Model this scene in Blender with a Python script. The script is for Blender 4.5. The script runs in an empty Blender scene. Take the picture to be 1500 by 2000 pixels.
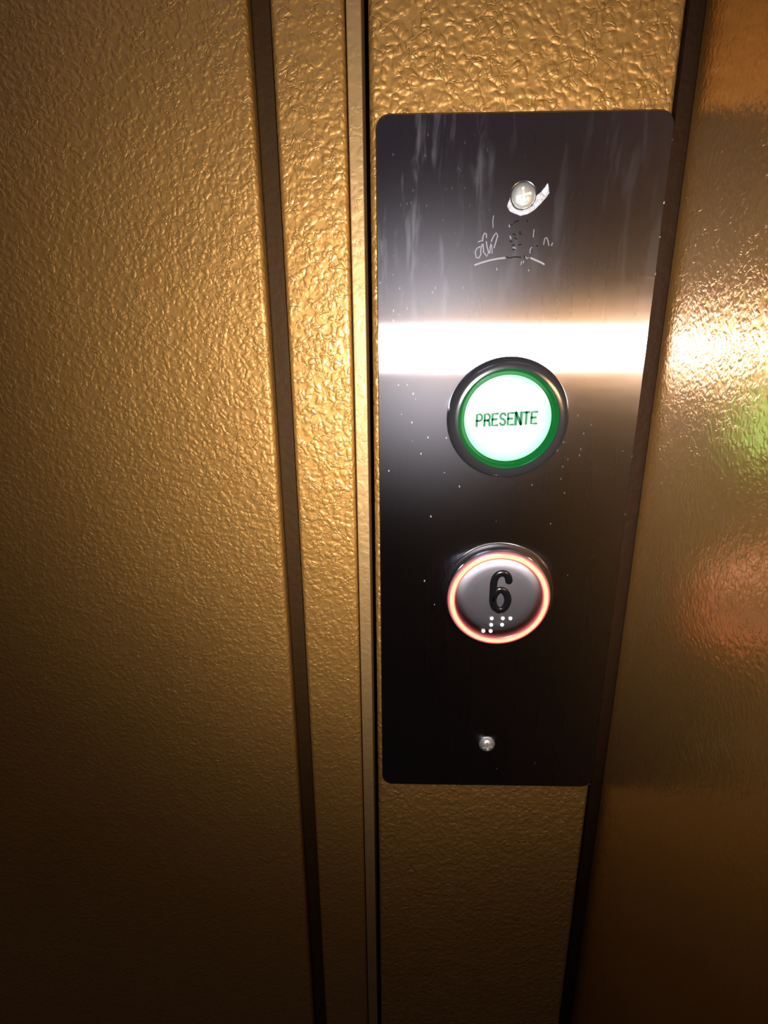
import bpy, bmesh, math, random
from mathutils import Vector, Matrix
random.seed(4)
S = bpy.context.scene
COL = S.collection
Z0 = 1.15                      # height of the centre of the call panel above the floor (m)

def P(x, y, z):                # millimetres about the panel centre -> metres
    return Vector((x/1000, y/1000, Z0 + z/1000))

# ------------------------------------------------------------------ camera
cam = bpy.data.cameras.new('camera')
camo = bpy.data.objects.new('camera', cam); COL.objects.link(camo)
M = Matrix(((0.99959698, -0.00179255, 0.02833146),
            (0.02739588, 0.32246409, -0.94618517),
            (-0.0074398, 0.94658, 0.32238323)))
camo.matrix_world = Matrix.Translation(P(-28.78, -167.2, 56.13)) @ M.to_4x4()
cam.sensor_fit = 'VERTICAL'; cam.sensor_height = 36; cam.sensor_width = 27
cam.lens = 21.6; cam.clip_start = 0.002; cam.clip_end = 50
S.camera = camo

# ------------------------------------------------------------------ light
w = bpy.data.worlds.new('world'); S.world = w; w.use_nodes = True
w.node_tree.nodes['Background'].inputs[0].default_value = (0.02, 0.02, 0.025, 1)
w.node_tree.nodes['Background'].inputs[1].default_value = 0.5

fl = bpy.data.lights.new('phone_flash', 'SPOT')
fl.energy = 2.5; fl.color = (1.0, 0.97, 0.94); fl.spot_size = math.radians(150); fl.spot_blend = 1.0
fl.shadow_soft_size = 0.0025
flo = bpy.data.objects.new('phone_flash', fl); COL.objects.link(flo)
fl.use_nodes = True          # photometric profile of the flash lens: brightness falls off with the angle from its axis
_nt = fl.node_tree; _em = _nt.nodes['Emission']
_g = _nt.nodes.new('ShaderNodeNewGeometry'); _d = _nt.nodes.new('ShaderNodeVectorMath'); _d.operation = 'DOT_PRODUCT'
_nt.links.new(_g.outputs['Incoming'], _d.inputs[0]); _d.inputs[1].default_value = (0.035, 0.9992, -0.017)
_a = _nt.nodes.new('ShaderNodeMath'); _a.operation = 'ABSOLUTE'; _nt.links.new(_d.outputs['Value'], _a.inputs[0])
_p = _nt.nodes.new('ShaderNodeMath'); _p.operation = 'POWER'; _nt.links.new(_a.outputs[0], _p.inputs[0]); _p.inputs[1].default_value = 6.0
_nt.links.new(_p.outputs[0], _em.inputs['Strength'])
flo.location = P(-14, -168, 33); flo.rotation_euler = (math.radians(89), 0, math.radians(-2))

la = bpy.data.lights.new('reflection_fill', 'AREA')  # unseen lamp, added behind the camera for the plate to reflect
la.energy = 2.2; la.color = (0.74, 0.72, 1.0); la.shape = 'RECTANGLE'; la.size = 0.6; la.size_y = 0.3
lao = bpy.data.objects.new('reflection_fill', la); COL.objects.link(lao)
lao.location = (-0.5, -1.25, 2.36)

vs = S.view_settings
vs.view_transform = 'Standard'; vs.look = 'None'; vs.gamma = 1; vs.use_curve_mapping = False
vs.exposure = 0.0

# ------------------------------------------------------------------ materials
def mat(name):
    m = bpy.data.materials.new(name); m.use_nodes = True
    nt = m.node_tree
    return m, nt, nt.nodes['Principled BSDF']

def N(nt, kind, **kw):
    n = nt.nodes.new(kind)
    for k, v in kw.items():
        if k.startswith('i_'):
            n.inputs[k[2:].replace('_', ' ')].default_value = v
        else: setattr(n, k, v)
    return n

def math_(nt, op, a, b=None, c=None, clamp=False):
    n = nt.nodes.new('ShaderNodeMath'); n.operation = op; n.use_clamp = clamp
    for i, v in enumerate((a, b, c)):
        if v is None: continue
        if hasattr(v, 'links'): nt.links.new(v, n.inputs[i])
        else: n.inputs[i].default_value = v
    return n.outputs[0]

def ramp(nt, fac, stops):
    n = nt.nodes.new('ShaderNodeValToRGB'); e = n.color_ramp.elements
    e[0].position, e[0].color = stops[0][0], stops[0][1]
    e[1].position, e[1].color = stops[-1][0], stops[-1][1]
    for p, c in stops[1:-1]:
        x = e.new(p); x.color = c
    nt.links.new(fac, n.inputs[0]); return n.outputs[0]

def maprange(nt, v, a, b, c=0.0, d=1.0, smooth=True):
    n = nt.nodes.new('ShaderNodeMapRange')
    if smooth: n.interpolation_type = 'SMOOTHSTEP'
    nt.links.new(v, n.inputs['Value'])
    for k, x in zip(('From Min', 'From Max', 'To Min', 'To Max'), (a, b, c, d)): n.inputs[k].default_value = x
    return n.outputs['Result']

def coords(nt, scale=(1, 1, 1)):
    g = nt.nodes.new('ShaderNodeNewGeometry')
    mp = nt.nodes.new('ShaderNodeMapping'); mp.inputs['Scale'].default_value = scale
    nt.links.new(g.outputs['Position'], mp.inputs['Vector'])
    return mp.outputs['Vector']

def noise(nt, vec, scale, detail=2.0, rough=0.5, dist=0.0):
    n = N(nt, 'ShaderNodeTexNoise'); n.inputs['Scale'].default_value = scale
    n.inputs['Detail'].default_value = detail; n.inputs['Roughness'].default_value = rough
    n.inputs['Distortion'].default_value = dist
    nt.links.new(vec, n.inputs['Vector']); return n.outputs['Fac']

def hammer(name, base, size=1.0, depth=1.0, rough=0.52, coat=0.35, coat_rough=0.33, metallic=0.58):
    """bronze hammered-texture enamel"""
    m, nt, b = mat(name)
    v = coords(nt)
    # wobble the coordinates
    nz = N(nt, 'ShaderNodeTexNoise'); nz.inputs['Scale'].default_value = 260/size; nz.inputs['Detail'].default_value = 1.5
    nt.links.new(v, nz.inputs['Vector'])
    vm = N(nt, 'ShaderNodeVectorMath', operation='SCALE'); nt.links.new(nz.outputs['Color'], vm.inputs[0]); vm.inputs['Scale'].default_value = 0.0042*size
    va = N(nt, 'ShaderNodeVectorMath', operation='ADD'); nt.links.new(v, va.inputs[0]); nt.links.new(vm.outputs[0], va.inputs[1])
    vo = N(nt, 'ShaderNodeTexVoronoi', feature='SMOOTH_F1'); vo.inputs['Scale'].default_value = 430/size
    vo.inputs['Smoothness'].default_value = 0.25; vo.inputs['Detail'].default_value = 0.0
    nt.links.new(va.outputs[0], vo.inputs['Vector'])
    pebble = math_(nt, 'SUBTRACT', 1.0, vo.outputs['Distance'])
    pebble = maprange(nt, pebble, 0.25, 0.85)
    # creases: thin wandering valleys
    c1 = noise(nt, v, 330/size, 1.0, 0.5, 0.6)
    c1 = math_(nt, 'ABSOLUTE', math_(nt, 'SUBTRACT', c1, 0.5))
    crease = maprange(nt, c1, 0.0, 0.05)
    m1 = noise(nt, v, 150/size, 1.0)
    msk = maprange(nt, m1, 0.40, 0.60)
    h = math_(nt, 'ADD', math_(nt, 'MULTIPLY', pebble, 0.9), math_(nt, 'MULTIPLY', math_(nt, 'MULTIPLY', crease, msk), 0.45))
    h = math_(nt, 'ADD', h, math_(nt, 'MULTIPLY', noise(nt, v, 90/size, 1.0), 0.3))
    bp = N(nt, 'ShaderNodeBump'); bp.inputs['Strength'].default_value = 1.0
    bp.inputs['Distance'].default_value = 0.00026*depth*size
    nt.links.new(h, bp.inputs['Height'])
    nt.links.new(bp.outputs['Normal'], b.inputs['Normal']); nt.links.new(bp.outputs['Normal'], b.inputs['Coat Normal'])
    # faint mottling of the pigment, tiny pale flecks
    var = noise(nt, v, 22, 3.0)
    mx = N(nt, 'ShaderNodeMix', data_type='RGBA'); mx.inputs[6].default_value = (*[c*0.88 for c in base], 1); mx.inputs[7].default_value = (*[min(1, c*1.12) for c in base], 1)
    nt.links.new(var, mx.inputs[0])
    nt.links.new(mx.outputs[2], b.inputs['Base Color'])
    b.inputs['Roughness'].default_value = rough; b.inputs['Metallic'].default_value = metallic
    b.inputs['Coat Weight'].default_value = coat; b.inputs['Coat Roughness'].default_value = coat_rough
    return m

GOLD = (0.52, 0.265, 0.062)
M_door = hammer('door_enamel', GOLD, size=0.62, depth=0.9)
M_jamb = hammer('frame_enamel', GOLD, size=0.72, depth=0.85, coat=0.55, coat_rough=0.22)
M_trim = hammer('strip_enamel', (0.50, 0.30, 0.115), size=0.9, depth=0.28, rough=0.5, coat=0.2, metallic=0.5)
M_col = hammer('column_enamel', GOLD, size=0.85, depth=1.1)
M_wall = hammer('return_enamel', GOLD, size=0.6, depth=0.3, rough=0.27, coat=0.5, coat_rough=0.10, metallic=0.8)

def simple(name, col, rough=0.5, metallic=0.0, coat=0.0, emis=None, es=0.0, bump=None, spec=None):
    m, nt, b = mat(name)
    v = coords(nt)
    f = noise(nt, v, 180, 2.0)
    mx = N(nt, 'ShaderNodeMix', data_type='RGBA')
    mx.inputs[6].default_value = (*[c*0.93 for c in col], 1); mx.inputs[7].default_value = (*[min(1, c*1.07) for c in col], 1)
    nt.links.new(f, mx.inputs[0]); nt.links.new(mx.outputs[2], b.inputs['Base Color'])
    b.inputs['Roughness'].default_value = rough; b.inputs['Metallic'].default_value = metallic
    b.inputs['Coat Weight'].default_value = coat; b.inputs['Coat Roughness'].default_value = 0.08
    if spec is not None: b.inputs['Specular IOR Level'].default_value = spec
    if emis: b.inputs['Emission Color'].default_value = (*emis, 1); b.inputs['Emission Strength'].default_value = es
    if bump:
        bp = N(nt, 'ShaderNodeBump'); bp.inputs['Distance'].default_value = bump[1]
        nt.links.new(noise(nt, v, bump[0], 3.0), bp.inputs['Height']); nt.links.new(bp.outputs['Normal'], b.inputs['Normal'])
    return m

def brushed(name, col, rough=0.40, aniso=0.9, smear=True, speck=1.0):
    """steel brushed top to bottom: highlights spread sideways"""
    m, nt, b = mat(name)
    out = nt.nodes['Material Output']
    vs_ = coords(nt, (1, 1, 0.035))
    vv = coords(nt)
    lines = noise(nt, vs_, 7500, 2.0, 0.6)
    bp = N(nt, 'ShaderNodeBump'); bp.inputs['Distance'].default_value = 0.000012; bp.inputs['Strength'].default_value = 0.03
    nt.links.new(lines, bp.inputs['Height'])
    tan = N(nt, 'ShaderNodeCombineXYZ'); tan.inputs[0].default_value = 1.0
    big = noise(nt, vs_, 500, 3.0)
    def prep(node, r):
        nt.links.new(tan.outputs[0], node.inputs['Tangent']); nt.links.new(bp.outputs['Normal'], node.inputs['Normal'])
        nt.links.new(math_(nt, 'ADD', math_(nt, 'MULTIPLY', math_(nt, 'SUBTRACT', big, 0.5), 0.012), r), node.inputs['Roughness'])
    nt.nodes.remove(b)
    b = N(nt, 'ShaderNodeBsdfAnisotropic'); b.distribution = 'BECKMANN'
    b.inputs['Color'].default_value = (*col, 1); b.inputs['Anisotropy'].default_value = aniso
    prep(b, rough)
    # the tight core of the brushing
    g = N(nt, 'ShaderNodeBsdfAnisotropic'); g.distribution = 'BECKMANN'
    g.inputs['Color'].default_value = (*col, 1); g.inputs['Anisotropy'].default_value = 0.0
    nt.links.new(tan.outputs[0], g.inputs['Tangent']); nt.links.new(bp.outputs['Normal'], g.inputs['Normal'])
    g.inputs['Roughness'].default_value = 0.37
    mix = N(nt, 'ShaderNodeMixShader'); mix.inputs[0].default_value = 0.035
    nt.links.new(b.outputs[0], mix.inputs[1]); nt.links.new(g.outputs[0], mix.inputs[2])
    last = mix.outputs[0]
    if smear:
        # wiping residue and dust: pale vertical smears and little flecks
        d = N(nt, 'ShaderNodeBsdfDiffuse'); d.inputs['Color'].default_value = (0.75, 0.75, 0.82, 1)
        sm = noise(nt, coords(nt, (1, 1, 0.16)), 260, 4.0, 0.6, 0.4)
        sx = N(nt, 'ShaderNodeSeparateXYZ'); g2 = N(nt, 'ShaderNodeNewGeometry'); nt.links.new(g2.outputs['Position'], sx.inputs[0])
        left = maprange(nt, sx.outputs[0], -0.036, 0.004, 1.0, 0.15)
        a = math_(nt, 'MULTIPLY', maprange(nt, sm, 0.50, 0.74), maprange(nt, sx.outputs[2], Z0+0.030, Z0+0.062))
        a = math_(nt, 'MULTIPLY', math_(nt, 'MULTIPLY', a, left), 0.16)
        fleck = N(nt, 'ShaderNodeTexVoronoi', feature='F1'); fleck.inputs['Scale'].default_value = 640
        nt.links.new(coords(nt, (1, 1, 0.6)), fleck.inputs['Vector'])
        fk = math_(nt, 'LESS_THAN', fleck.outputs['Distance'], 0.13)
        sep = N(nt, 'ShaderNodeSeparateColor'); nt.links.new(fleck.outputs['Color'], sep.inputs[0])
        fk = math_(nt, 'MULTIPLY', fk, math_(nt, 'LESS_THAN', sep.outputs[0], maprange(nt, sx.outputs[2], Z0+0.002, Z0+0.02, 0.01, 0.6)))
        fk = math_(nt, 'MULTIPLY', fk, maprange(nt, sx.outputs[2], Z0+0.045, Z0+0.070, 1.0, 0.12))
        fk = math_(nt, 'MULTIPLY', math_(nt, 'MULTIPLY', fk, left), 0.5*speck)
        fac = math_(nt, 'ADD', math_(nt, 'ADD', a, fk), 0.002, clamp=True)
        mix2 = N(nt, 'ShaderNodeMixShader'); nt.links.new(fac, mix2.inputs[0])
        nt.links.new(last, mix2.inputs[1]); nt.links.new(d.outputs[0], mix2.inputs[2]); last = mix2.outputs[0]
    nt.links.new(last, out.inputs['Surface'])
    return m

M_plate = brushed('brushed_steel', (0.58, 0.57, 0.66), rough=0.275, aniso=-0.78)
M_cap = brushed('button_steel', (0.42, 0.39, 0.44), rough=0.56, aniso=-0.2, smear=False)
M_chrome = simple('gunmetal', (0.06, 0.058, 0.064), 0.16, 0.6, 0.8)
M_ring = simple('bright_steel', (0.55, 0.54, 0.56), 0.16, 1.0)
M_black = simple('black_lacquer', (0.006, 0.006, 0.007), 0.22, 0.0, 0.6)
M_screw = simple('screw_steel', (0.78, 0.76, 0.70), 0.42, 0.75, bump=(900, 0.00008))
M_foil = simple('torn_film', (0.66, 0.67, 0.72), 0.35, 0.3, 0.4, bump=(650, 0.0006))
M_scratch = simple('scratched_steel', (0.24, 0.23, 0.26), 0.6, 0.2)
M_etch = simple('etched_dark', (0.006, 0.006, 0.008), 0.8, 0.0, spec=0.1)
M_green = simple('green_plastic', (0.004, 0.08, 0.018), 0.15, 0.0, 0.8, emis=(0.01, 0.35, 0.06), es=0.05)
M_ink = simple('green_ink', (0.0, 0.10, 0.035), 0.6, 0.0, 0.0, emis=(0.0, 0.16, 0.06), es=0.35)
M_dot = simple('lit_dots', (0.85, 0.85, 0.85), 0.3, 0.0, 0.5, emis=(1, 0.95, 0.95), es=0.5)
M_chip = simple('bare_metal', (0.8, 0.8, 0.8), 0.3, 0.8)
M_groove_shade = simple('groove_shade', (0.055, 0.026, 0.007), 0.65, spec=0.15, bump=(420, 0.0004))  # shade inside the door groove, put into the colour of a filler strip
M_gap_shade = simple('gap_shade', (0.026, 0.011, 0.004), 0.6, spec=0.1, bump=(420, 0.0003))  # darkness of the open gap beside the plate, painted on a solid strip
M_plaster = simple('plaster', (0.42, 0.42, 0.45), 0.8)
M_reflection_dark = simple('reflection_dark', (0.035, 0.018, 0.014), 0.7)
M_floor = simple('dark_floor', (0.05, 0.045, 0.04), 0.5)

def lit_radial(name, cz, stops, strength, rough=0.25, coat=0.5):
    """translucent lamp part: colour of the glow by distance from the axis at height cz (mm)"""
    m, nt, b = mat(name)
    g = N(nt, 'ShaderNodeNewGeometry'); s = N(nt, 'ShaderNodeSeparateXYZ'); nt.links.new(g.outputs['Position'], s.inputs[0])
    z = math_(nt, 'SUBTRACT', s.outputs[2], Z0 + cz/1000)
    r2 = math_(nt, 'ADD', math_(nt, 'MULTIPLY', s.outputs[0], s.outputs[0]), math_(nt, 'MULTIPLY', z, z))
    r = math_(nt, 'MULTIPLY', math_(nt, 'SQRT', r2), 1000/20.0)
    c = ramp(nt, r, [(p/20.0, (*col, 1)) for p, col in stops])
    nt.links.new(c, b.inputs['Emission Color']); b.inputs['Emission Strength'].default_value = strength
    b.inputs['Base Color'].default_value = (0.10, 0.10, 0.10, 1); b.inputs['Roughness'].default_value = rough
    b.inputs['Coat Weight'].default_value = coat
    return m
B1, B2 = 26.06, -26.96          # heights (mm) of lamp and button about the panel centre
M_lens = lit_radial('green_lens', B1, [(0, (0.34, 1, 0.38)), (8.0, (0.34, 1, 0.38)), (10.8, (0.19, 0.75, 0.30)), (11.9, (0.09, 0.5, 0.18))], 2.8)
M_halo = lit_radial('red_halo', B2, [(12.75, (0.10, 0.0, 0.0)), (13.05, (0.36, 0.02, 0.02)), (13.35, (1, 0.29, 0.14)), (14.25, (1, 0.31, 0.15)), (14.6, (0.42, 0.03, 0.03)), (15.1, (0.05, 0, 0.01))], 2.7)

# ------------------------------------------------------------------ mesh helpers
def link(name, bm, m, parent=None, smooth=True, off=Vector((0, 0, 0))):
    me = bpy.data.meshes.new(name)
    bmesh.ops.recalc_face_normals(bm, faces=bm.faces)
    for v in bm.verts: v.co -= off
    bm.to_mesh(me); bm.free()
    if smooth:
        for p in me.polygons: p.use_smooth = True
        me.set_sharp_from_angle(angle=math.radians(35))
    me.materials.append(m)
    o = bpy.data.objects.new(name, me); COL.objects.link(o)
    if parent: o.parent = parent
    else: o.location = off
    return o

def profile_prism(pts, z0, z1):
    """closed outline in (x, y) mm drawn up from z0 to z1 (metres)"""
    bm = bmesh.new()
    lo = [bm.verts.new((x/1000, y/1000, z0)) for x, y in pts]
    hi = [bm.verts.new((x/1000, y/1000, z1)) for x, y in pts]
    n = len(pts)
    for i in range(n):
        j = (i+1) % n
        bm.faces.new((lo[i], lo[j], hi[j], hi[i]))
    bm.faces.new(lo[::-1]); bm.faces.new(hi)
    return bm

def rounded(pts, radii, seg=8):
    """round the corners of an outline; radii per corner"""
    out = []; n = len(pts)
    for i in range(n):
        p = Vector(pts[i]); a = Vector(pts[i-1]); b = Vector(pts[(i+1) % n]); r = radii[i]
        if r <= 0: out.append(tuple(p)); continue
        da = (a-p).normalized(); db = (b-p).normalized()
        ang = da.angle(db); t = r/math.tan(ang/2)
        s = p+da*t; e = p+db*t; c = p+(da+db).normalized()*(r/math.sin(ang/2))
        a0 = math.atan2(s.y-c.y, s.x-c.x); a1 = math.atan2(e.y-c.y, e.x-c.x)
        d = (a1-a0+math.pi) % (2*math.pi)-math.pi
        g1 = s+da*0.08; out.append((g1.x, g1.y))         # keeps the flats flat under smooth shading
        for k in range(seg+1):
            t_ = a0+d*k/seg; out.append((c.x+r*math.cos(t_), c.y+r*math.sin(t_)))
        g2 = e+db*0.08; out.append((g2.x, g2.y))
    return out

def lathe(bm, prof, cx, cz, n=128, close=False, off=(0, 0)):
    """prof = [(radius, height in front of the plate face)] mm"""
    rings = []
    for r, h in prof:
        if r < 1e-6: rings.append([bm.verts.new(P(cx, -h, cz))]); continue
        rings.append([bm.verts.new(P(cx+r*math.cos(2*math.pi*k/n), -h, cz+r*math.sin(2*math.pi*k/n))) for k in range(n)])
    seq = list(zip(rings, rings[1:])) + ([(rings[-1], rings[0])] if close else [])
    for A, B in seq:
        for k in range(n):
            j = (k+1) % n
            if len(A) == 1 and len(B) == 1: continue
            if len(B) == 1: bm.faces.new((A[k], A[j], B[0]))
            elif len(A) == 1: bm.faces.new((A[0], B[k], B[j]))
            else: bm.faces.new((A[k], A[j], B[j], B[k]))
    return bm

def ribbon(bm, pts, wd, h0, h1, cap=6):
    """flat stroke with round ends along pts (x, z) mm, between heights h0 and h1 over the plate face"""
    pts = [Vector(p) for p in pts]
    L, Rr = [], []
    n = len(pts)
    closed = (pts[0]-pts[-1]).length < 1e-4 and n > 3
    if closed: pts = pts[:-1]; n -= 1
    for i, p in enumerate(pts):
        a = pts[i-1] if (i > 0 or closed) else p
        b = pts[(i+1) % n] if (i < n-1 or closed) else p
        d = (b-a).normalized(); nn = Vector((-d.y, d.x))
        ww = wd(i/(max(1, n-1))) if callable(wd) else wd
        L.append(p+nn*ww/2); Rr.append(p-nn*ww/2)
    if closed:
        loops = [L, Rr]
        v = [[[bm.verts.new(P(q.x, -h, q.y)) for q in lp] for h in (h0, h1)] for lp in loops]
        for k in range(n):
            j = (k+1) % n
            for A, B in ((v[0][0], v[0][1]), (v[1][1], v[1][0]), (v[0][1], v[1][1]), (v[1][0], v[0][0])):
                bm.faces.new((A[k], A[j], B[j], B[k]))
        return
    def arc(c, s, e):
        a0 = math.atan2(s.y-c.y, s.x-c.x); r = (s-c).length
        return [Vector((c.x+r*math.cos(a0-math.pi*k/cap), c.y+r*math.sin(a0-math.pi*k/cap))) for k in range(1, cap)]
    out = L + arc(pts[-1], L[-1], Rr[-1]) + Rr[::-1] + arc(pts[0], Rr[0], L[0])
    lo = [bm.verts.new(P(q.x, -h0, q.y)) for q in out]; hi = [bm.verts.new(P(q.x, -h1, q.y)) for q in out]
    m_ = len(out)
    for k in range(m_):
        j = (k+1) % m_; bm.faces.new((lo[k], lo[j], hi[j], hi[k]))
    # strip-fill the two faces so that they stay tidy on bends
    for vv in (lo, hi):
        Lr = vv[:n]; ea = vv[n:n+cap-1]; R_ = vv[n+cap-1:2*n+cap-1][::-1]; eb = vv[2*n+cap-1:]
        for k in range(n-1): bm.faces.new((Lr[k], Lr[k+1], R_[k+1], R_[k]))
        bm.faces.new([Lr[-1]] + ea + [R_[-1]]); bm.faces.new([R_[0]] + eb + [Lr[0]])

def round_tube(bm, pts, r, y, flat=0.6, seg=10, closed=False):
    """raised moulded stroke: tube along (x, z) at height y, squashed towards the plate"""
    pts = [Vector(p) for p in pts]; n = len(pts); rings = []
    for i, p in enumerate(pts):
        a = pts[i-1] if (i > 0 or closed) else p
        b = pts[(i+1) % n] if (i < n-1 or closed) else p
        d = (b-a).normalized(); nn = Vector((-d.y, d.x)); ring = []
        for k in range(seg):
            t = 2*math.pi*k/seg
            q = p+nn*r*math.cos(t); ring.append(bm.verts.new(P(q.x, -(y+r*flat*math.sin(t)), q.y)))
        rings.append(ring)
    seq = list(zip(rings, rings[1:])) + ([(rings[-1], rings[0])] if closed else [])
    for A, B in seq:
        for k in range(seg):
            j = (k+1) % seg; bm.faces.new((A[k], A[j], B[j], B[k]))
    if not closed:
        for R_, p, q in ((rings[0], pts[0], pts[1]), (rings[-1], pts[-1], pts[-2])):
            d = (p-q).normalized(); prev = R_
            for s in (0.5, 0.85):
                cs = math.sqrt(1-s*s); new = []
                for v in R_:
                    c = P(p.x, -y, p.y); e = P(p.x+d.x*r*s, -y, p.y+d.y*r*s)
                    new.append(bm.verts.new(e+(v.co-c)*cs))
                for k in range(seg):
                    j = (k+1) % seg; bm.faces.new((prev[k], prev[j], new[j], new[k]))
                prev = new
            bm.faces.new(prev)

def structure(name, bm, m, label=None, smooth=True):
    o = link(name, bm, m, smooth=smooth); o['kind'] = 'structure'
    if label: o['label'] = label
    return o

# ------------------------------------------------------------------ the setting
TOP = 2.40
F = 1.5                         # enamel faces lie 1.5 mm behind the face of the steel plate
# sliding door leaf at the left, its right edge rolled back into the groove
structure('door_1', profile_prism(rounded([(-760, F), (-64.2, F), (-64.2, F+34), (-760, F+34)], [0, 1.4, 0, 0]), 0.0, TOP), M_door,
          'bronze hammered-enamel lift door left of the dark upright groove')
# jamb between groove and call panel
structure('trim_1', profile_prism(rounded([(-59.0, F), (-42.0, F), (-42.0, F+36), (-59.0, F+36)], [1.2, 1.2, 0, 0]), 0.0, TOP), M_jamb,
          'bronze hammered-enamel door jamb between the dark groove and the narrow strip')
structure('trim_2', profile_prism(rounded([(-41.65, F+0.4), (-38.15, F+0.4), (-38.15, F+36), (-41.65, F+36)], [0.3, 0.3, 0, 0]), 0.0, TOP), M_trim,
          'narrow smooth bronze strip beside the black gap')
# flat column that carries the panel
structure('wall_front', profile_prism(rounded([(-36.6, F), (35.0, F), (35.0, F+36), (-36.6, F+36)], [1.5, 1.4, 0, 0], 12), 0.0, TOP), M_col,
          'bronze hammered-enamel column behind the steel call panel')
# backing that closes groove and gaps
structure('wall_back', profile_prism([(-760, F+36), (60, F+36), (60, F+60), (-760, F+60)], 0.0, TOP), M_jamb)
# return wall at the right
structure('trim_3', profile_prism(rounded([(-64.0, F+3.2), (-59.1, F+3.2), (-59.1, F+36), (-64.0, F+36)], [0.6, 0.6, 0, 0]), 0.0, TOP), M_groove_shade,
          'dark brown upright strip coloured as the shade in the groove beside the lift door')
structure('trim_4', profile_prism([(35.1, 0.3), (59.9, 0.3), (59.9, F+36), (35.1, F+36)], 0.0, TOP), M_gap_shade,
          'dark strip coloured as the shaded gap between the call panel and the right wall')
structure('wall_right', profile_prism(rounded([(38.2, -1500), (60, -1500), (60, -0.6), (38.2, -0.6)], [0, 0, 0, 0.6]), 0.0, TOP), M_wall,
          'glossy bronze hammered-enamel wall at right angles to the call panel', smooth=False)
# the rest of the landing, seen only as reflections
structure('floor', profile_prism([(-800, -1560), (60, -1560), (60, F+60), (-800, F+60)], -0.05, 0.0), M_floor)
structure('ceiling', profile_prism([(-800, -1560), (60, -1560), (60, F+60), (-800, F+60)], TOP, TOP+0.05), M_plaster)
structure('wall_left', profile_prism([(-800, -1500), (-760, -1500), (-760, F+60), (-800, F+60)], 0.0, TOP), M_plaster)
structure('wall_rear', profile_prism([(-800, -1560), (60, -1560), (60, -1500), (-800, -1500)], 0.0, TOP), M_plaster)

structure('reflection_board', profile_prism([(-760, -1500), (38, -1500), (38, -1488), (-760, -1488)], 0.0, 1.17), M_reflection_dark)  # unseen dark board, added to blacken the reflection low on the plate

# ------------------------------------------------------------------ the call panel
BASE = P(0, F, -98.2)
panel = bpy.data.objects.new('call_panel', None); COL.objects.link(panel); panel.location = BASE
panel.empty_display_size = 0.02
panel['label'] = 'tall brushed stainless steel lift call panel with green lamp and red-ringed button'
panel['category'] = 'call panel'
def part(name, bm, m, parent=None, label=None, smooth=True):
    o = link(name, bm, m, parent or panel, smooth, off=BASE)
    if label: o['label'] = label
    return o

# faceplate: thin sheet, rounded corners, slight edge bevel
def plate_bm():
    bm = bmesh.new()
    W, H, R = 35.0, 98.15, 3.4
    def loop(ins, y):
        pts = rounded([(-W+ins, -H+ins), (W-ins, -H+ins), (W-ins, H-ins), (-W+ins, H-ins)], [R-ins]*4, 12)
        return [bm.verts.new(P(x, y, z)) for x, z in pts]
    loops = [loop(0, F-0.02), loop(0, 0.12), loop(0.10, 0.0), loop(0.2, 0.0)]
    n = len(loops[0])
    for A, B in zip(loops, loops[1:]):
        for k in range(n):
            j = (k+1) % n; bm.faces.new((A[k], A[j], B[j], B[k]))
    bm.faces.new(loops[-1]); bm.faces.new(loops[0][::-1])
    return bm
plate = part('faceplate', plate_bm(), M_plate, label='brushed stainless steel faceplate with a white glare band')

# ---- green "present" lamp
lamp = part('indicator_lamp', lathe(bmesh.new(), [(13.5, 0.05), (16.5, 0.0), (16.45, 0.45), (16.25, 0.95), (15.9, 1.45), (15.4, 1.85), (14.8, 2.1), (14.2, 2.2), (13.62, 2.22), (13.5, 2.1)], 0, B1, close=True), M_chrome,
            label='dark glossy metal bezel of the lit green lamp')
part('collar', lathe(bmesh.new(), [(13.55, 0.1), (13.55, 1.95), (13.3, 2.1), (13.0, 1.95), (12.3, 0.9), (11.75, 0.35), (11.75, 0.1)], 0, B1, close=True), M_green, lamp, 'translucent green collar')
part('lens', lathe(bmesh.new(), [(0, 0.55), (4, 0.54), (8, 0.50), (11, 0.40), (11.8, 0.32), (11.8, 0.1), (0, 0.1)], 0, B1), M_lens, lamp, 'white-lit green lens')
# lettering PRESENTE, drawn as strokes
LET = {
 'P': [[(0, 0), (0, 1), (0.65, 1), (0.95, 0.88), (1, 0.72), (0.92, 0.56), (0.65, 0.46), (0, 0.46)]],
 'R': [[(0, 0), (0, 1), (0.65, 1), (0.95, 0.88), (1, 0.72), (0.92, 0.56), (0.65, 0.46), (0, 0.46)], [(0.6, 0.46), (0.9, 0.32), (1, 0)]],
 'E': [[(1, 1), (0, 1), (0, 0), (1, 0)], [(0, 0.52), (0.8, 0.52)]],
 'S': [[(0.98, 0.84), (0.8, 0.97), (0.5, 1), (0.2, 0.96), (0.03, 0.82), (0.06, 0.64), (0.3, 0.54), (0.7, 0.46), (0.96, 0.34), (0.98, 0.16), (0.8, 0.03), (0.5, 0), (0.2, 0.03), (0.02, 0.17)]],
 'N': [[(0, 0), (0, 1)], [(0, 1), (1, 0)], [(1, 0), (1, 1)]],
 'T': [[(0, 1), (1, 1)], [(0.5, 1), (0.5, 0)]],
}
bm = bmesh.new(); x = -8.35; cw = 1.42; ch = 3.15
for ch_i, c in enumerate('PRESENTE'):
    lw = 0.80 if c == 'N' else 0.62
    for st in LET[c]:
        pts = [(x+px*cw, B1-1.95+pz*ch+(x+px*cw+8.35)*0.045) for px, pz in st]
        ribbon(bm, pts, lw, 0.45, 0.62, 4)
    x += 2.10
part('lettering', bm, M_ink, lamp, 'green word PRESENTE', smooth=False)

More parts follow.
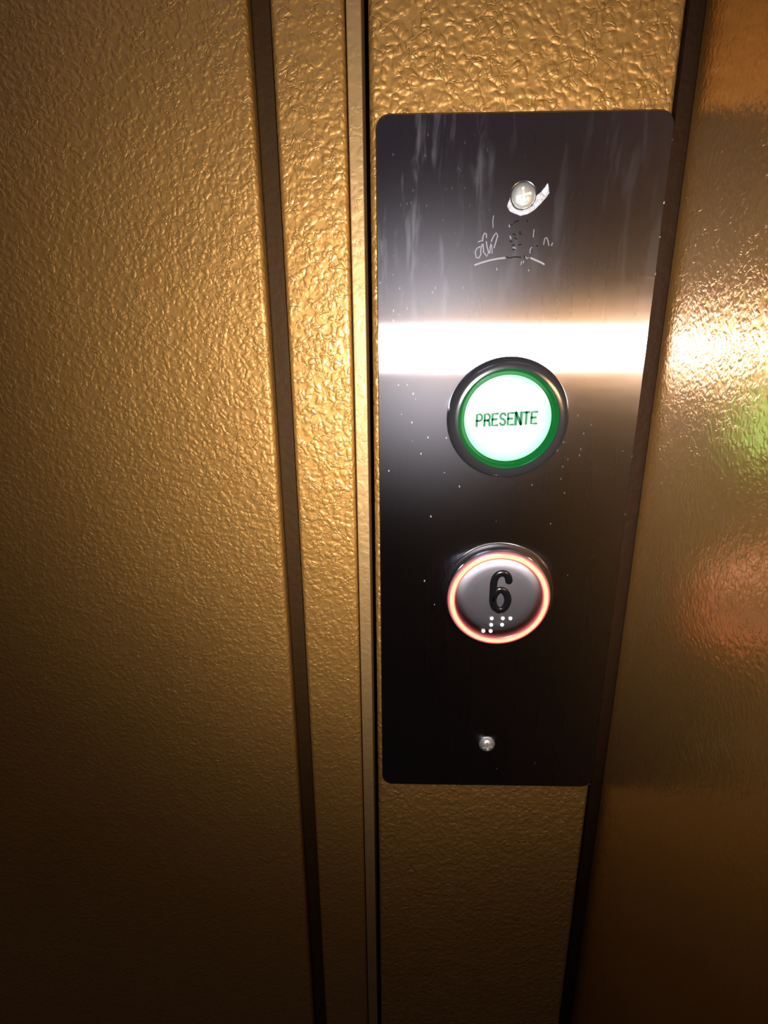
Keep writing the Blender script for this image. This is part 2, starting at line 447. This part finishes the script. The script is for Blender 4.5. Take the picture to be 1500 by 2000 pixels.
# ---- call button, pushed out, red halo
btn = part('push_button', lathe(bmesh.new(), [(12, 0.02), (16.7, 0.0), (16.7, 0.35), (16.5, 0.6), (16.05, 0.7), (15.75, 0.75), (15.65, 1.2), (15.6, 1.7), (15.45, 1.85), (15.3, 1.95), (15.2, 2.4), (15.15, 2.2), (12, 2.2)], 0, B2, close=True), M_ring,
           label='stepped polished collar of the numbered button')
part('halo_ring', lathe(bmesh.new(), [(15.15, 2.25), (15.12, 2.8), (14.9, 3.0), (14.6, 3.15), (14.2, 3.3), (13.7, 3.36), (13.2, 3.28), (12.85, 3.1), (12.8, 2.25)], 0, B2, close=True), M_halo, btn, 'glowing red ring')
cap = part('button_cap', lathe(bmesh.new(), [(12.83, 2.1), (12.80, 2.45), (12.55, 2.62), (12.1, 2.80), (11.5, 2.98), (10.8, 3.10), (10.0, 3.15), (8, 3.12), (4, 3.1), (0, 3.1)], 0, B2), M_cap, btn, 'slightly dished brushed steel cap')
def bez(p0, p1, p2, p3, n=8):
    return [tuple((1-t)**3*Vector(p0)+3*(1-t)**2*t*Vector(p1)+3*(1-t)*t*t*Vector(p2)+t**3*Vector(p3)) for t in [k/n for k in range(n+1)]]
# numeral 6
cx, cz = 0.45, B2+2.35
hook = bez((2.15, 3.45), (2.0, 5.3), (0.9, 5.75), (0.2, 5.75), 8) + bez((0.2, 5.75), (-1.3, 5.75), (-2.25, 4.6), (-2.25, 2.0), 9)[1:] + [(-2.25, 0.5), (-2.25, -1.2), (-2.25, -2.6)]
ovalc = []
for k in range(28):
    t = math.pi + 2*math.pi*k/28
    ovalc.append((2.2*math.cos(t)*(1 - 0.06*abs(math.sin(t))), -2.45 + 3.15*math.sin(t)))
bm = bmesh.new()
round_tube(bm, [(cx+a, cz+b*1.06) for a, b in hook], 1.08, 3.2, 0.5, 14)
round_tube(bm, [(cx+a, cz+b*1.06) for a, b in ovalc], 1.08, 3.2, 0.5, 14, closed=True)
part('numeral', bm, M_black, btn, 'raised black figure 6')
# braille cells
for i, (a, b) in enumerate([(-1.8, -6.3), (-1.85, -8.45), (-4.1, -10.55), (-1.9, -10.55), (1.5, -6.25), (3.75, -6.25), (1.4, -8.4)]):
    part('braille_dot', lathe(bmesh.new(), [(0.58, 3.05), (0.55, 3.3), (0.42, 3.45), (0.22, 3.53), (0, 3.55)], a, B2+b, 20), M_dot, btn, 'white braille dot' if i == 0 else None)

# ---- screws with a cross recess
def screw_bm(cx, cz, R, hgt, rot):
    bm = bmesh.new(); nr, na = 26, 96; rings = []
    for i in range(nr+1):
        r = R*i/nr; row = []
        for k in range(na if i else 1):
            t = 2*math.pi*k/na; u, v = r*math.cos(t-rot), r*math.sin(t-rot)
            h = 0.25 + hgt*math.sqrt(max(0, 1-(r/R)**2*0.93)) - hgt*0.26
            arm = max(min(1, (0.36*R/2.9*1.15-abs(v))/0.16), min(1, (0.36*R/2.9*1.15-abs(u))/0.16))
            inside = max(0.0, arm)*max(0.0, min(1, (0.62*R-r)/0.25))
            h -= inside*0.9*(1-0.3*r/R)
            row.append(bm.verts.new(P(cx+r*math.cos(t), -h, cz+r*math.sin(t))))
        rings.append(row)
    rim = [bm.verts.new(P(cx+R*math.cos(2*math.pi*k/na), 0.0, cz+R*math.sin(2*math.pi*k/na))) for k in range(na)]
    rings.append(rim)
    for A, B in zip(rings, rings[1:]):
        for k in range(na):
            j = (k+1) % na
            if len(A) == 1: bm.faces.new((A[0], B[k], B[j]))
            else: bm.faces.new((A[k], B[k], B[j], A[j]))
    return bm
s1 = part('screw', screw_bm(0.75, 80.5, 2.95, 1.7, 0.25), M_screw, label='upper cross-head screw with torn film round it')
part('washer', lathe(bmesh.new(), [(2.9, 0.0), (3.62, 0.0), (3.6, 0.16), (3.45, 0.24), (3.3, 0.14), (2.95, 0.12)], 0.75, 80.5, 64, close=True), M_chrome, s1)
part('screw', screw_bm(-0.6, -81.2, 2.55, 2.1, 0.15), M_screw, label='lower cross-head screw')

# ---- scrap of torn protective film round the upper screw
def cv(x, y):                   # measured outline of the film and marks, in mm on the plate
    return ((x/7.143-123)/8.07+0.8, 80.5-(y/7.143-53)/9.1)
inner = [(1062, 375), (1045, 450), (1005, 525), (935, 570), (862, 588), (790, 570), (735, 525), (705, 460), (690, 400)]
outer = [(1120, 325), (1190, 410), (1110, 510), (1030, 590), (950, 640), (850, 665), (765, 630), (690, 590), (655, 520)]
def film_bm():
    bm = bmesh.new(); rows = []
    for (a, b) in zip(inner, outer):
        row = []
        for k in range(5):
            t = k/4; q = (a[0]+(b[0]-a[0])*t, a[1]+(b[1]-a[1])*t); x_, z_ = cv(*q)
            row.append(Vector((x_, 0.16+0.32*math.sin(math.pi*t)+random.uniform(-.05, .05), z_)))
        rows.append(row)
    tip = [[(1120, 325), (1140, 345), (1160, 368), (1175, 390), (1190, 410)], [(1160, 270), (1180, 290), (1195, 310), (1210, 330), (1225, 350)], [(1186, 218), (1191, 220), (1196, 226), (1202, 240), (1206, 255)]]
    tip_rows = [[Vector((cv(*q)[0], 0.25+0.35*k+random.uniform(-.05, .08), cv(*q)[1])) for q in r] for k, r in enumerate(tip)]
    for grp in (rows, tip_rows):
        V = [[[bm.verts.new(P(p.x, -(p.y+d), p.z)) for p in r] for r in grp] for d in (0, -0.1)]
        nr, nc = len(grp), len(grp[0])
        for s in V:
            for i in range(nr-1):
                for k in range(nc-1): bm.faces.new((s[i][k], s[i+1][k], s[i+1][k+1], s[i][k+1]))
        for i in range(nr-1):
            for k in (0, nc-1): bm.faces.new((V[0][i][k], V[0][i+1][k], V[1][i+1][k], V[1][i][k]))
        for k in range(nc-1):
            for i in (0, nr-1): bm.faces.new((V[0][i][k], V[0][i][k+1], V[1][i][k+1], V[1][i][k]))
    return bm
part('torn_film', film_bm(), M_foil, label='shiny white torn scrap of film below the upper screw')

# ---- worn engraved emblem: looping strokes over a shallow arc, dark specks in the middle
def stroke(bm, pts, wd, h=0.03):
    ribbon(bm, [cv(*p) for p in pts], wd, -0.01, h, 4)
bm = bmesh.new()
stroke(bm, [(235, 1388), (330, 1352), (450, 1318), (560, 1296), (660, 1285)], 0.42)
stroke(bm, [(1035, 1290), (1110, 1325), (1170, 1352), (1230, 1385)], 0.42)
stroke(bm, [(300, 1110), (250, 1140), (232, 1200), (250, 1275), (285, 1285), (315, 1230), (310, 1160), (330, 1060), (335, 960), (355, 910), (380, 920), (385, 980)], 0.26)
stroke(bm, [(270, 1040), (320, 1020), (345, 1100), (350, 1190), (400, 1260), (425, 1200), (400, 1120), (385, 1040)], 0.26)
stroke(bm, [(440, 1210), (445, 1120), (460, 1020), (490, 950), (520, 910), (545, 950), (525, 1030), (500, 1130)], 0.26)
stroke(bm, [(455, 1050), (470, 1150), (475, 1215)], 0.22)
stroke(bm, [(1055, 870), (1050, 930), (1052, 980)], 0.18)
stroke(bm, [(1035, 1130), (1015, 1170), (1020, 1215)], 0.2)
stroke(bm, [(1205, 1090), (1215, 1000), (1240, 985), (1265, 1040), (1280, 1105)], 0.2)
stroke(bm, [(1330, 1070), (1318, 1105)], 0.22)
stroke(bm, [(470, 660), (465, 740), (472, 830)], 0.18)
stroke(bm, [(700, 800), (705, 825)], 0.25)
stroke(bm, [(720, 960), (735, 1000)], 0.25)
stroke(bm, [(770, 1130), (810, 1140)], 0.2)
stroke(bm, [(905, 1340), (900, 1390)], 0.18); stroke(bm, [(935, 1330), (930, 1365)], 0.18)
stroke(bm, [(960, 1270), (975, 1300), (1000, 1285)], 0.2)
stroke(bm, [(550, 1440), (558, 1470)], 0.2); stroke(bm, [(1015, 1470), (1020, 1488)], 0.2)
part('emblem', bm, M_scratch, plate, 'worn pale engraved emblem with looping strokes over a shallow arc', smooth=False)
bm = bmesh.new()
for pts in ([(770, 770), (785, 745), (830, 740)], [(755, 940), (780, 925), (790, 950)], [(850, 930), (880, 935)], [(790, 990), (820, 1005)], [(720, 1030), (745, 1045)], [(760, 1095), (790, 1090)],
            [(850, 1090), (885, 1085)], [(770, 1160), (795, 1165)], [(730, 1285), (780, 1275), (840, 1272), (890, 1280)], [(935, 1255), (950, 1290)], [(1100, 1105), (1120, 1115)], [(730, 800), (742, 790)], [(950, 730), (955, 755)], [(690, 1270), (715, 1290)], [(870, 905), (840, 900)]):
    stroke(bm, pts, 0.25, 0.02)
part('emblem_specks', bm, M_etch, plate, 'dark specks of worn ink in the emblem', smooth=False)

# ---- nicks along the right edge
for i, (x_, z_, s) in enumerate([(34.85, 78.7, 0.5), (34.95, 62.5, 0.35), (34.95, -1.5, 0.3), (34.95, 71, 0.2), (34.95, 92.0, 0.2), (34.95, 55, 0.2), (34.4, -97.0, 0.35)]):
    bm = bmesh.new()
    pts = [(x_+s*random.uniform(0.5, 1)*math.cos(t)*0.6, z_+s*random.uniform(0.6, 1.1)*math.sin(t)) for t in [k*math.pi/3.5 for k in range(7)]]
    lo = [bm.verts.new(P(a, 0.02, b)) for a, b in pts]; top = bm.verts.new(P(x_, -0.14, z_))
    for k in range(7): bm.faces.new((lo[k], lo[(k+1) % 7], top))
    bm.faces.new(lo[::-1])
    part('edge_nick', bm, M_chip, plate, 'bright nick in the right edge' if i == 0 else None, smooth=False)
